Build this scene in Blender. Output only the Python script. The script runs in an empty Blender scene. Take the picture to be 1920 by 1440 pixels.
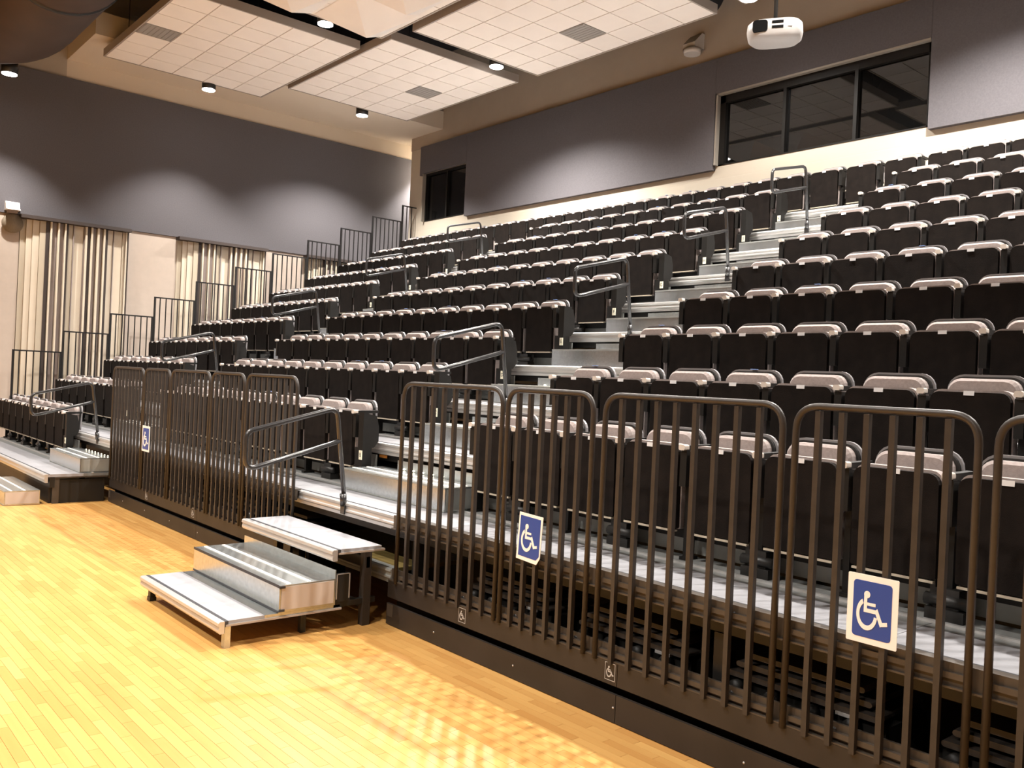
import bpy, math, random
from mathutils import Vector, Matrix
random.seed(7)
S = bpy.context.scene
COL = S.collection
PI = math.pi

# ------------------------------------------------------------------ camera
cam = bpy.data.cameras.new('camera'); camo = bpy.data.objects.new('camera', cam); COL.objects.link(camo)
cam.sensor_fit = 'HORIZONTAL'; cam.sensor_width = 36.0; cam.lens = 36.0 * 1642.3455 / 1920.0
cam.clip_start = 0.05; cam.clip_end = 200
FW = Vector((-0.75703849, 0.65336496, -0.00263592)); RT = Vector((0.65258782, 0.75632311, 0.04587477)); UP = Vector((-0.03196657, -0.0330088, 0.99894372))
camo.matrix_world = Matrix(((RT.x, UP.x, -FW.x, 7.03641881), (RT.y, UP.y, -FW.y, -4.93783458), (RT.z, UP.z, -FW.z, 1.823), (0, 0, 0, 1)))
S.camera = camo
# ------------------------------------------------------------------ world, exposure
w = bpy.data.worlds.new('world'); S.world = w; w.use_nodes = True
w.node_tree.nodes['Background'].inputs[0].default_value = (0.9, 0.85, 0.8, 1)
w.node_tree.nodes['Background'].inputs[1].default_value = 0.02
S.view_settings.view_transform = 'Standard'; S.view_settings.look = 'None'
S.view_settings.gamma = 1.0; S.view_settings.use_curve_mapping = False
S.view_settings.exposure = 1.35
LAMP_W = 880.0         # watts of one bleacher downlight
COURT_W = 680.0        # watts of one court downlight
LAMP_COL = (1.0, 0.945, 0.88)
# downlights: x, y, z of the glowing disc, power factor
LAMPS = [(-6.156, 2.007, 7.60, 1), (-5.537, 5.184, 7.60, 1.5), (-10.75, 1.87, 7.50, 0.7), (-10.3, 5.2, 7.66, 1.1), (-11.0, -1.66, 6.95, 0.6),
         (-0.95, 2.0, 7.60, 1), (-0.6, 5.9, 7.60, 0.45), (3.3, 2.0, 7.60, 1), (2.8, 5.4, 7.60, 1.2), (7.6, 5.2, 7.60, 1), (7.6, 2.0, 7.60, 1), (-11.85, 8.4, 7.60, 0.9)]
COURT = [(-6.2, -4.6, 7.6, 1), (-1.6, -4.6, 7.6, 1), (3.0, -4.6, 7.6, 1), (-6.2, -8.2, 7.6, 1), (-1.6, -8.2, 7.6, 1), (3.0, -8.2, 7.6, 1), (7.6, -8.2, 7.6, 1)]

# ------------------------------------------------------------------ materials
def mat(name, col, rough=0.6, metal=0.0, spec=0.5, noise=0.0, scale=20.0, bump=0.0, bscale=None, stretch=None, emit=None, col2=None):
    m = bpy.data.materials.new(name); m.use_nodes = True
    nt = m.node_tree; b = nt.nodes['Principled BSDF']
    b.inputs['Base Color'].default_value = (*col, 1); b.inputs['Roughness'].default_value = rough
    b.inputs['Metallic'].default_value = metal; b.inputs['Specular IOR Level'].default_value = spec
    if emit:
        b.inputs['Emission Color'].default_value = (*emit[0], 1); b.inputs['Emission Strength'].default_value = emit[1]
    if noise > 0 or bump > 0:
        tc = nt.nodes.new('ShaderNodeTexCoord'); mp = nt.nodes.new('ShaderNodeMapping')
        nt.links.new(tc.outputs['Object'], mp.inputs['Vector'])
        if stretch: mp.inputs['Scale'].default_value = stretch
        nz = nt.nodes.new('ShaderNodeTexNoise'); nz.inputs['Scale'].default_value = scale; nz.inputs['Detail'].default_value = 4
        nt.links.new(mp.outputs[0], nz.inputs['Vector'])
        if noise > 0:
            mx = nt.nodes.new('ShaderNodeMix'); mx.data_type = 'RGBA'
            c2 = col2 if col2 else tuple(c * (1 - noise) for c in col)
            c1 = col if col2 else tuple(min(1, c * (1 + noise)) for c in col)
            mx.inputs[6].default_value = (*c1, 1); mx.inputs[7].default_value = (*c2, 1)
            rp = nt.nodes.new('ShaderNodeMapRange'); rp.inputs[1].default_value = 0.3; rp.inputs[2].default_value = 0.7
            nt.links.new(nz.outputs[0], rp.inputs[0]); nt.links.new(rp.outputs[0], mx.inputs[0])
            nt.links.new(mx.outputs[2], b.inputs['Base Color'])
        if bump > 0:
            nb = nt.nodes.new('ShaderNodeTexNoise'); nb.inputs['Scale'].default_value = bscale or scale * 3; nb.inputs['Detail'].default_value = 3
            nt.links.new(mp.outputs[0], nb.inputs['Vector'])
            bp = nt.nodes.new('ShaderNodeBump'); bp.inputs['Strength'].default_value = bump; bp.inputs['Distance'].default_value = 0.01
            nt.links.new(nb.outputs[0], bp.inputs['Height']); nt.links.new(bp.outputs[0], b.inputs['Normal'])
    return m

M = {}
M['pan'] = mat('seat_pan_dark', (0.0105, 0.0075, 0.006), 0.85, spec=0.12, noise=0.35, scale=9, bump=0.3, bscale=300)
M['cushion'] = mat('seat_fabric_greige', (0.34, 0.287, 0.27), 0.95, noise=0.12, scale=60, bump=0.3, bscale=350)
M['shell'] = mat('seat_shell_grey_rim', (0.22, 0.21, 0.215), 0.4)
M['armdark'] = mat('arm_dark', (0.010, 0.009, 0.008), 0.5, spec=0.25)
M['tip'] = mat('arm_tip_light', (0.62, 0.56, 0.50), 0.35)
M['tag'] = mat('number_tag', (0.75, 0.76, 0.78), 0.3)
M['tagblue'] = mat('blue_tag', (0.25, 0.42, 0.85), 0.4)
M['black'] = mat('black_metal', (0.012, 0.011, 0.010), 0.45)
M['fence'] = mat('fence_brown_paint', (0.036, 0.0295, 0.025), 0.42, spec=0.4, noise=0.1, scale=30)
M['rail'] = mat('handrail_charcoal_paint', (0.026, 0.025, 0.026), 0.27, spec=0.7)
M['railblack'] = mat('side_rail_black_paint', (0.012, 0.011, 0.011), 0.5, spec=0.3)
M['kick'] = mat('kickboard_dark_brown', (0.022, 0.0165, 0.013), 0.5, noise=0.25, scale=4)
M['channel'] = mat('channel_brown', (0.062, 0.047, 0.034), 0.5, noise=0.12, scale=12)
M['alu'] = mat('aluminium', (0.60, 0.59, 0.58), 0.36, metal=0.6, noise=0.04, scale=3, stretch=(1, 8, 8))
M['aludark'] = mat('aluminium_dull', (0.33, 0.34, 0.32), 0.45, metal=0.3, noise=0.15, scale=4)
M['galv'] = mat('galvanised_steel', (0.55, 0.58, 0.58), 0.27, metal=0.85, noise=0.12, scale=35, bump=0.03, bscale=8)
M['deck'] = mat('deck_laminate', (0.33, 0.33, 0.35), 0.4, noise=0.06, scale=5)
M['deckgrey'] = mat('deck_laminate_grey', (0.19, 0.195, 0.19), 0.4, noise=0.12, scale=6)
M['strip'] = mat('white_grip_strip', (0.9, 0.88, 0.82), 0.5)
M['blackstrip'] = mat('black_grip_strip', (0.03, 0.03, 0.035), 0.6)
M['ply'] = mat('plywood_olive', (0.16, 0.115, 0.035), 0.5, noise=0.3, scale=2, stretch=(0.5, 8, 8))
M['beige'] = mat('wall_paint_beige', (0.43, 0.37, 0.30), 0.8, noise=0.03, scale=3)
M['cream'] = mat('slat_cream', (0.62, 0.54, 0.43), 0.7, noise=0.04, scale=2)
M['creamdim'] = mat('slat_sand', (0.47, 0.405, 0.31), 0.7, noise=0.04, scale=2)
M['mauve'] = mat('slat_taupe', (0.25, 0.205, 0.19), 0.7, noise=0.05, scale=2)
M['slatdark'] = mat('slat_dark_brown', (0.045, 0.032, 0.028), 0.6)
M['soffit'] = mat('soffit_paint_beige', (0.64, 0.55, 0.44), 0.8)  # wall beige lightened, bounce light put into its colour
M['lowwall'] = mat('wall_panel_pinkish_beige', (0.47, 0.395, 0.335), 0.85, noise=0.03, scale=8)
M['acou'] = mat('acoustic_fabric_grey', (0.108, 0.101, 0.110), 0.95, noise=0.08, scale=50, bump=0.2, bscale=250)
M['tile'] = mat('ceiling_tile', (0.84, 0.78, 0.72), 0.9, noise=0.03, scale=1.3, bump=0.1, bscale=150)
M['grid'] = mat('ceiling_grid', (0.50, 0.44, 0.39), 0.6)
M['cloudedge'] = mat('cloud_edge_trim', (0.36, 0.31, 0.27), 0.5)
M['vent'] = mat('vent_grey', (0.30, 0.28, 0.26), 0.6)
M['deckroof'] = mat('roof_deck_black', (0.012, 0.012, 0.016), 0.9)
M['brownduct'] = mat('duct_brown', (0.045, 0.025, 0.016), 0.6, noise=0.15, scale=2)
M['glassdark'] = mat('dark_window_glass', (0.004, 0.004, 0.004), 0.015, spec=0.6)
M['winframe'] = mat('window_frame_bronze', (0.010, 0.009, 0.008), 0.6, spec=0.2)
M['wintrim'] = mat('window_edge_trim', (0.30, 0.27, 0.23), 0.5)
M['white'] = mat('white_plastic', (0.80, 0.77, 0.74), 0.35)
M['projwhite'] = mat('projector_white', (0.38, 0.365, 0.355), 0.4)
M['lensblack'] = mat('lens_black', (0.003, 0.003, 0.003), 0.6, spec=0.05)
M['offwhite'] = mat('offwhite_plastic', (0.55, 0.51, 0.46), 0.45)
M['disc'] = mat('speaker_mesh_tan', (0.22, 0.18, 0.13), 0.8, noise=0.2, scale=150)
M['signwhite'] = mat('sign_white', (0.85, 0.82, 0.78), 0.4)
M['signblue'] = mat('sign_blue', (0.012, 0.055, 0.29), 0.35)
M['plate'] = mat('letter_plate_cream', (0.80, 0.77, 0.60), 0.5)
M['ink'] = mat('letter_ink', (0.03, 0.03, 0.03), 0.6)
M['decal'] = mat('decal_silver', (0.45, 0.43, 0.40), 0.4)
M['orange'] = mat('orange_tape', (0.75, 0.30, 0.06), 0.5)
M['lampglow'] = mat('lamp_glow', (1, 1, 1), 0.5, emit=((1.0, 0.95, 0.9), 14.0))
M['stepglow'] = mat('step_light_glow', (1, 1, 1), 0.5, emit=((1.0, 0.9, 0.6), 7.0))

# wood: one tone per board, from the board grid in world space (boards run along x)
BW, BL = 0.057, 0.46
def wood_mat():
    m = bpy.data.materials.new('maple_floor_boards'); m.use_nodes = True; nt = m.node_tree; b = nt.nodes['Principled BSDF']
    N = nt.nodes.new; L = nt.links.new
    g = N('ShaderNodeNewGeometry'); sp = N('ShaderNodeSeparateXYZ'); L(g.outputs['Position'], sp.inputs[0])
    def mth(op, a, bb=None, c=None):
        n = N('ShaderNodeMath'); n.operation = op
        for i, q in enumerate((a, bb, c)):
            if q is None: continue
            if isinstance(q, (int, float)): n.inputs[i].default_value = q
            else: L(q, n.inputs[i])
        return n.outputs[0]
    j = mth('FLOOR', mth('DIVIDE', sp.outputs['Y'], BW))
    off = mth('MULTIPLY', mth('FRACT', mth('MULTIPLY', j, 0.3819)), BL)
    i = mth('FLOOR', mth('DIVIDE', mth('ADD', sp.outputs['X'], off), BL))
    cb = N('ShaderNodeCombineXYZ'); L(i, cb.inputs[0]); L(j, cb.inputs[1])
    wn = N('ShaderNodeTexWhiteNoise'); wn.noise_dimensions = '2D'; L(cb.outputs[0], wn.inputs['Vector'])
    gr = N('ShaderNodeTexNoise'); gr.inputs['Scale'].default_value = 3.0; gr.inputs['Detail'].default_value = 5
    mp = N('ShaderNodeMapping'); mp.inputs['Scale'].default_value = (0.6, 9, 1); L(g.outputs['Position'], mp.inputs['Vector']); L(mp.outputs[0], gr.inputs['Vector'])
    s = mth('ADD', mth('MULTIPLY', wn.outputs['Value'], 0.75), mth('MULTIPLY', gr.outputs[0], 0.45))
    r = N('ShaderNodeValToRGB'); L(s, r.inputs[0])
    e = r.color_ramp.elements; e[0].position = 0.05; e[0].color = (0.50, 0.235, 0.062, 1); e[1].position = 1.0; e[1].color = (0.65, 0.365, 0.115, 1)
    L(r.outputs[0], b.inputs['Base Color']); b.inputs['Roughness'].default_value = 0.32; b.inputs['Specular IOR Level'].default_value = 0.4
    return m
M['wood'] = wood_mat()

# block wall: faint bed joints as fine relief
def block_mat(name, col):
    m = mat(name, col, 0.75); nt = m.node_tree; b = nt.nodes['Principled BSDF']
    g = nt.nodes.new('ShaderNodeNewGeometry'); sp = nt.nodes.new('ShaderNodeSeparateXYZ'); cb = nt.nodes.new('ShaderNodeCombineXYZ')
    ad = nt.nodes.new('ShaderNodeMath'); ad.operation = 'ADD'
    nt.links.new(g.outputs['Position'], sp.inputs[0]); nt.links.new(sp.outputs[0], ad.inputs[0]); nt.links.new(sp.outputs[1], ad.inputs[1])
    nt.links.new(ad.outputs[0], cb.inputs[0]); nt.links.new(sp.outputs[2], cb.inputs[1])
    br = nt.nodes.new('ShaderNodeTexBrick'); br.inputs['Scale'].default_value = 1.0
    br.inputs['Brick Width'].default_value = 0.4; br.inputs['Row Height'].default_value = 0.203; br.inputs['Mortar Size'].default_value = 0.006
    nt.links.new(cb.outputs[0], br.inputs['Vector'])
    bp = nt.nodes.new('ShaderNodeBump'); bp.inputs['Strength'].default_value = 0.35; bp.inputs['Distance'].default_value = 0.006; bp.invert = True
    nt.links.new(br.outputs['Fac'], bp.inputs['Height']); nt.links.new(bp.outputs[0], b.inputs['Normal'])
    return m
M['block'] = block_mat('painted_block_cream', (0.53, 0.475, 0.39))

# ------------------------------------------------------------------ mesh helpers
class MB:
    def __init__(s): s.v = []; s.f = []; s.mi = []; s.sm = []
    def add(s, vs, fs, mi=0, smooth=False):
        o = len(s.v); s.v += [tuple(p) for p in vs]
        s.f += [tuple(i + o for i in f) for f in fs]; s.mi += [mi] * len(fs); s.sm += [smooth] * len(fs); return s
    def box(s, x0, x1, y0, y1, z0, z1, mi=0):
        vs = [(x0, y0, z0), (x1, y0, z0), (x1, y1, z0), (x0, y1, z0), (x0, y0, z1), (x1, y0, z1), (x1, y1, z1), (x0, y1, z1)]
        return s.add(vs, [(0, 3, 2, 1), (4, 5, 6, 7), (0, 1, 5, 4), (1, 2, 6, 5), (2, 3, 7, 6), (3, 0, 4, 7)], mi)
    def prism(s, pts, axis, a, b, mi=0, smooth=False):
        """pts: 2D outline (counter-clockwise); extruded from a to b along axis."""
        n = len(pts)
        def P(p, t):
            return {'x': (t, p[0], p[1]), 'y': (p[0], t, p[1]), 'z': (p[0], p[1], t)}[axis]
        vs = [P(p, a) for p in pts] + [P(p, b) for p in pts]
        fs = [tuple(range(n - 1, -1, -1)), tuple(range(n, 2 * n))] + [(i, (i + 1) % n, n + (i + 1) % n, n + i) for i in range(n)]
        if axis == 'y': fs = [tuple(reversed(f)) for f in fs]
        return s.add(vs, fs, mi, smooth)
    def tube(s, path, r, seg=8, mi=0, caps=True, square=False):
        path = [Vector(p) for p in path]; n = len(path); rings = []
        up = None
        for i, p in enumerate(path):
            t = (path[min(i + 1, n - 1)] - path[max(i - 1, 0)]).normalized()
            if up is None:
                ref = Vector((0, 0, 1)) if abs(t.z) < 0.9 else Vector((1, 0, 0))
                up = (ref - t * ref.dot(t)).normalized()
            else:
                up = (up - t * up.dot(t)).normalized()
            sd = t.cross(up)
            ring = []
            for k in range(seg):
                a = 2 * PI * k / seg + (PI / 4 if square else 0)
                ring.append(p + up * math.cos(a) * r + sd * math.sin(a) * r)
            rings.append(ring)
        vs = [q for rg in rings for q in rg]; fs = []
        for i in range(n - 1):
            for k in range(seg):
                k2 = (k + 1) % seg
                fs.append((i * seg + k, i * seg + k2, (i + 1) * seg + k2, (i + 1) * seg + k))
        if caps: fs += [tuple(range(seg - 1, -1, -1)), tuple(range((n - 1) * seg, n * seg))]
        return s.add(vs, fs, mi, not square)
    def cyl(s, c, r, z0, z1, seg=24, mi=0, r2=None):
        r2 = r if r2 is None else r2
        vs = [(c[0] + r * math.cos(2 * PI * k / seg), c[1] + r * math.sin(2 * PI * k / seg), z0) for k in range(seg)]
        vs += [(c[0] + r2 * math.cos(2 * PI * k / seg), c[1] + r2 * math.sin(2 * PI * k / seg), z1) for k in range(seg)]
        fs = [tuple(range(seg - 1, -1, -1)), tuple(range(seg, 2 * seg))]
        s.add(vs, fs, mi); o = len(s.v) - 2 * seg
        for k in range(seg):
            k2 = (k + 1) % seg; s.f.append((o + k, o + k2, o + seg + k2, o + seg + k)); s.mi.append(mi); s.sm.append(True)
        return s
    def mesh(s, name, mats):
        me = bpy.data.meshes.new(name); me.from_pydata(s.v, [], s.f)
        for m in (mats if isinstance(mats, (list, tuple)) else [mats]): me.materials.append(M[m])
        me.polygons.foreach_set('material_index', s.mi); me.polygons.foreach_set('use_smooth', s.sm); me.update()
        return me
    def obj(s, name, mats, parent=None, loc=(0, 0, 0)):
        return inst(name, s.mesh(name, mats), parent, loc)

def inst(name, me, parent=None, loc=(0, 0, 0), rot=None):
    o = bpy.data.objects.new(name, me); COL.objects.link(o); o.location = loc
    if rot: o.rotation_euler = rot
    if parent: o.parent = parent
    return o
def tag(o, label, cat, group=None):
    o['label'] = label; o['category'] = cat
    if group: o['group'] = group
    return o
def thing(name, label, cat, loc=(0, 0, 0), group=None):
    o = bpy.data.objects.new(name, None); COL.objects.link(o); o.location = loc; o.empty_display_size = 0.1
    return tag(o, label, cat, group)
def struct(o): o['kind'] = 'structure'; return o
def copy_tree(o, parent=None):
    c = o.copy(); COL.objects.link(c); c.parent = parent
    for ch in list(KIDS.get(o.name, [])): copy_tree(ch, c)
    return c
KIDS = {}
def kids(root):
    for o in COL.objects:
        if o.parent: KIDS.setdefault(o.parent.name, [])
    KIDS.clear()
    for o in COL.objects:
        if o.parent: KIDS.setdefault(o.parent.name, []).append(o)

def rrect(x0, x1, z0, z1, rt, rb=0.01, n=4):
    """rounded rectangle, top radius rt, bottom radius rb, counter-clockwise from bottom-left"""
    p = []
    for cx, cz, r, a0 in ((x1 - rb, z0 + rb, rb, -PI / 2), (x1 - rt, z1 - rt, rt, 0), (x0 + rt, z1 - rt, rt, PI / 2), (x0 + rb, z0 + rb, rb, PI)):
        for i in range(n + 1):
            a = a0 + PI / 2 * i / n; p.append((cx + r * math.cos(a), cz + r * math.sin(a)))
    return p
def fillet(pts, r, n=5):
    """polyline with rounded inner corners"""
    pts = [Vector(p) for p in pts]; out = [pts[0]]
    for i in range(1, len(pts) - 1):
        a, b, c = pts[i - 1], pts[i], pts[i + 1]
        u = (a - b).normalized(); v = (c - b).normalized()
        ang = u.angle(v); d = min(r / math.tan(ang / 2), (a - b).length * 0.49, (c - b).length * 0.49)
        p0, p1 = b + u * d, b + v * d
        for k in range(n + 1):
            t = k / n; out.append(p0 * (1 - t) ** 2 + b * 2 * t * (1 - t) + p1 * t * t)
    out.append(pts[-1]); return out

RISE, RUN = 0.407, 0.84
def ny(k): return -2.12 + RUN * k        # nose of tier k
def dz(k): return 0.377 + RISE * k       # deck height of tier k
XL, XR = -11.26, 8.0                     # ends of the stand
XWALL, YWALL = -12.3, 7.5
LET = 'ABCDEFGHJKL'
ORD = ['first', 'second', 'third', 'fourth', 'fifth', 'sixth', 'seventh', 'eighth', 'ninth', 'tenth', 'eleventh', 'twelfth']

# ================================================================== ROOM SHELL
fl = struct(MB().box(-12.4, 14.2, -16.2, 10, -0.15, -0.012).obj('floor', 'wood'))
def board(mb, i, j, z1=0.0):
    off = ((j * 0.3819) % 1.0) * BL
    x0 = i * BL - off; y0 = j * BW
    g = 0.0009
    mb.box(x0 + g, x0 + BL - g, y0 + g, y0 + BW - g, -0.012, z1)
bm_ = MB().box(0.0009, BL - 0.0009, 0.0009, BW - 0.0009, -0.012, 0.0).mesh('floor_board', 'wood')
nb = 0; rest = MB()
j0, j1 = int(math.floor(-9.0 / BW)), int(math.floor(-1.36 / BW))
cells = []
for j in range(j0, j1 + 1):
    off = ((j * 0.3819) % 1.0) * BL
    for i in range(int(math.floor((-12 + off) / BL)), int(math.ceil((9 + off) / BL))):
        x = i * BL - off; y = j * BW
        d = Vector((x + BL / 2 - 7.036, y + BW / 2 + 4.938, -1.823)); zc = d.dot(FW)
        vis = zc > 0.5 and abs(d.dot(RT) / zc) < 0.66 and abs(d.dot(UP) / zc) < 0.49
        cells.append((0 if vis else 1, zc if vis else 99 + abs(zc), i, j, x, y))
cells.sort()
for n, (vv, zc, i, j, x, y) in enumerate(cells):
    if vv == 0 and nb < 300: inst('floor_board', bm_, fl, (x, y, 0)); nb += 1
    elif vv == 0 or (x > -6.5 and y > -6): board(rest, i, j)
    else: board(rest, i, j)
r_ = rest.obj('floor_boards', 'wood', fl); r_['kind'] = 'stuff'

struct(MB().box(-12.6, XWALL, -16.2, 10, -0.15, 9.8).obj('wall_left', 'block'))
# back wall with the two window openings cut out of it
WINS = [(-10.98, -9.28, 5.69, 6.87), (-2.20, 1.40, 5.70, 6.90)]
b = MB()
xs = [-11.68, -10.98, -9.28, -2.20, 1.40, 14.2]
for i in range(5):
    if i in (1, 3):
        q = WINS[0] if i == 1 else WINS[1]
        b.box(xs[i], xs[i + 1], YWALL, YWALL + 0.3, -0.15, q[2]); b.box(xs[i], xs[i + 1], YWALL, YWALL + 0.3, q[3], 9.8)
    else: b.box(xs[i], xs[i + 1], YWALL, YWALL + 0.3, -0.15, 9.8)
b.box(-11.68, -11.4, YWALL + 0.3, 10, -0.15, 9.8)
struct(b.obj('wall_back', 'block'))
struct(MB().box(14.0, 14.2, -16.2, 10, -0.15, 9.8).obj('wall_right', 'beige'))
struct(MB().box(-12.6, 14.2, -16.4, -16.2, -0.15, 9.8).obj('wall_front', 'beige'))
struct(MB().box(-12.6, -11.4, 9.9, 10.1, -0.15, 9.8).obj('wall_alcove', 'beige'))
struct(MB().box(-12.6, 14.2, -16.4, 10.1, 9.7, 9.9).obj('ceiling', 'deckroof'))
struct(MB().box(XWALL, -10.36, -0.42, 9.9, 7.87, 8.3).obj('trim_1', 'soffit'))          # plaster soffit along the side wall
struct(MB().box(XWALL, XWALL + 0.012, -0.42, 9.9, 7.50, 7.87).obj('trim_2', 'soffit'))   # painted band under the soffit
struct(MB().box(XWALL, XWALL + 0.012, -16.2, -0.42, 7.50, 9.7).obj('trim_3', 'beige'))
# lower wainscot panels between the slatted bays
for i, (y0, y1) in enumerate([(-16.2, -1.14), (0.90, 1.98), (3.93, 5.04), (7.0, 9.9)]):
    struct(MB().box(XWALL, XWALL + 0.03, y0, y1, 0, 4.63).obj('trim_%d' % (4 + i), 'lowwall'))
# upper back wall paint (beige above the grey panels)
struct(MB().box(-11.69, 14.0, YWALL - 0.012, YWALL, 7.55, 9.7).obj('trim_8', 'beige'))
# grey fabric panels
def gpanel(lbl, bx): tag(MB().box(*bx).obj('acoustic_wall_panel', 'acou'), lbl, 'wall panel', 'grey acoustic wall panels')
gpanel('long dark grey acoustic panel covering the upper left wall above the slatted bays', (XWALL + 0.012, XWALL + 0.06, -16.1, 9.85, 4.635, 7.50))
gpanel('grey acoustic panel above the small dark window in the back wall corner', (-11.15, -9.27, YWALL - 0.09, YWALL - 0.013, 6.88, 7.55))
gpanel('narrow grey acoustic strip left of the small dark corner window', (-11.15, -11.0, YWALL - 0.09, YWALL - 0.013, 6.84, 6.878))
gpanel('wide grey acoustic panel on the back wall between the two windows', (-9.265, -2.26, YWALL - 0.09, YWALL, 5.625, 7.548))
gpanel('grey acoustic panel above the wide three-pane control booth window', (-2.258, 1.405, YWALL - 0.09, YWALL - 0.013, 6.93, 7.55))
gpanel('grey acoustic panel on the back wall right of the wide booth window', (1.41, 13.9, YWALL - 0.09, YWALL, 5.64, 7.548))
# windows
for n, (x0, x1, z0, z1) in enumerate(WINS):
    y = YWALL
    wf = struct(MB().box(x0, x1, y + 0.25, y + 0.29, z0, z1).obj('window_%d' % (n + 1), 'black'))
    f = MB(); t = 0.05 if n else 0.04
    f.box(x0, x0 + t * (2.2 if n else 1), y - 0.01, y + 0.12, z0, z1); f.box(x1 - t, x1, y - 0.01, y + 0.12, z0, z1)
    f.box(x0, x1, y - 0.01, y + 0.12, z0, z0 + 0.02); f.box(x0, x1, y - 0.01, y + 0.12, z1 - (0.13 if n else 0.05), z1)
    f.obj('window_frame', 'winframe', wf)
    ms = [-0.95, 0.27] if n else [-10.10]
    for mx_ in ms: MB().box(mx_ - 0.028, mx_ + 0.028, y - 0.012, y + 0.11, z0, z1).obj('mullion', 'winframe', wf)
    ed = [x0] + ms + [x1]
    for a, c in zip(ed[:-1], ed[1:]): MB().box(a + 0.02, c - 0.02, y + 0.055, y + 0.065, z0 + 0.01, z1 - 0.01).obj('pane', 'glassdark', wf)
    MB().box(x0 - 0.035, x0 - 0.001, y - 0.095, y + 0.02, z0, z1 + (0.03 if n else 0)).obj('edge_trim', 'wintrim', wf)
    if n: MB().box(x0 - 0.035, x1, y - 0.095, y - 0.012, z1 + 0.001, z1 + 0.029).obj('edge_trim', 'wintrim', wf)

# ------------------------------------------------------------------ slatted bays on the side wall
SL = [(-1.13, -1.035, 0.05, 'creamdim'), (-1.03, -0.93, 0.09, 'cream'), (-0.925, -0.81, 0.12, 'cream'), (-0.805, -0.70, 0.15, 'creamdim'),
      (-0.700, -0.640, 0.16, 'slatdark'), (-0.625, -0.595, 0.20, 'cream'), (-0.580, -0.500, 0.13, 'mauve'), (-0.488, -0.458, 0.20, 'cream'),
      (-0.445, -0.375, 0.13, 'mauve'), (-0.365, -0.338, 0.20, 'cream'), (-0.338, -0.290, 0.16, 'slatdark'), (-0.285, -0.205, 0.13, 'creamdim'),
      (-0.200, -0.185, 0.16, 'mauve'), (-0.175, 0.0, 0.10, 'cream'), (0.005, 0.018, 0.14, 'mauve'), (0.022, 0.060, 0.18, 'cream'),
      (0.062, 0.110, 0.16, 'slatdark'), (0.125, 0.160, 0.20, 'cream'), (0.175, 0.235, 0.13, 'mauve'), (0.245, 0.285, 0.20, 'cream'),
      (0.298, 0.355, 0.13, 'mauve'), (0.365, 0.398, 0.20, 'cream'), (0.400, 0.455, 0.16, 'slatdark'), (0.465, 0.560, 0.12, 'cream'),
      (0.568, 0.580, 0.15, 'mauve'), (0.588, 0.745, 0.11, 'cream'), (0.750, 0.800, 0.13, 'creamdim'), (0.806, 0.835, 0.17, 'cream'), (0.842, 0.862, 0.18, 'slatdark')]
for n in range(3):
    y0 = 3.04 * n
    t = thing('slatted_wall_bay', ['tall slatted wall bay nearest the round tan wall speaker, cream and dark stripes',
                                   'second slatted wall bay from the wall speaker, behind the stepped side railings',
                                   'farthest slatted wall bay, low behind the upper side railings'][n], 'wall slats', (XWALL, y0 - 0.14, 0), 'slatted bays on the side wall')
    MB().box(0.001, 0.02, -0.99, 1.01, 0.1, 4.6).obj('backing', 'slatdark', t)
    MB().box(0.001, 0.26, -1.02, 1.03, 4.565, 4.63).obj('header', 'slatdark', t)
    for a, c, dep, mm in SL:
        MB().box(0.021, dep, a + 0.14, c + 0.14, 0.1, 4.56).obj('slat', mm, t)

# ------------------------------------------------------------------ ceiling clouds
CW, CD, CZ = 7, 5, 7.6
tile_cache = {}
def cloud(x0, x1, y0, y1, label, vent=(3, 3)):
    t = thing('ceiling_cloud', label, 'ceiling panel', ((x0 + x1) / 2, (y0 + y1) / 2, CZ), 'suspended tiled ceiling clouds')
    hx, hy = (x1 - x0) / 2, (y1 - y0) / 2
    fr = MB()
    fr.box(-hx, hx, -hy, -hy + 0.03, -0.005, 0.14); fr.box(-hx, hx, hy - 0.03, hy, -0.005, 0.14)
    fr.box(-hx, -hx + 0.03, -hy + 0.03, hy - 0.03, -0.005, 0.14); fr.box(hx - 0.03, hx, -hy + 0.03, hy - 0.03, -0.005, 0.14)
    fr.obj('edge_frame', 'cloudedge', t)
    MB().box(-hx + 0.03, hx - 0.03, -hy + 0.03, hy - 0.03, 0.012, 0.10).obj('tee_grid', 'grid', t)
    tw, td = (2 * hx - 0.06) / CW, (2 * hy - 0.06) / CD
    key = (round(tw, 3), round(td, 3))
    if key not in tile_cache:
        g = 0.009
        tile_cache[key] = MB().box(-tw / 2 + g, tw / 2 - g, -td / 2 + g, td / 2 - g, 0.0, 0.011).mesh('ceiling_tile', 'tile')
    for i in range(CW):
        for j in range(CD):
            c = (-hx + 0.03 + tw * (i + 0.5), -hy + 0.03 + td * (j + 0.5), 0)
            if (i, j) == vent:
                v = MB().box(c[0] - tw / 2 + 0.01, c[0] + tw / 2 - 0.01, c[1] - td / 2 + 0.01, c[1] + td / 2 - 0.01, -0.004, 0.011)
                for q in range(8):
                    yy = c[1] - td / 2 + 0.03 + q * (td - 0.06) / 7; v.box(c[0] - tw / 2 + 0.03, c[0] + tw / 2 - 0.03, yy - 0.006, yy + 0.006, -0.010, -0.004)
                v.obj('vent_grille', 'vent', t)
            else: inst('ceiling_tile', tile_cache[key], t, c)
    for sx in (-1, 1):
        for sy in (-1, 1): MB().box(sx * hx * 0.8 - 0.006, sx * hx * 0.8 + 0.006, sy * hy * 0.8 - 0.006, sy * hy * 0.8 + 0.006, 0.14, 9.69 - CZ).obj('hanger', 'black', t)
    return t
cloud(-10.69, -6.68, -0.18, 2.98, 'front left tiled ceiling cloud with a grey vent in its front row', (3, 0))
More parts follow.
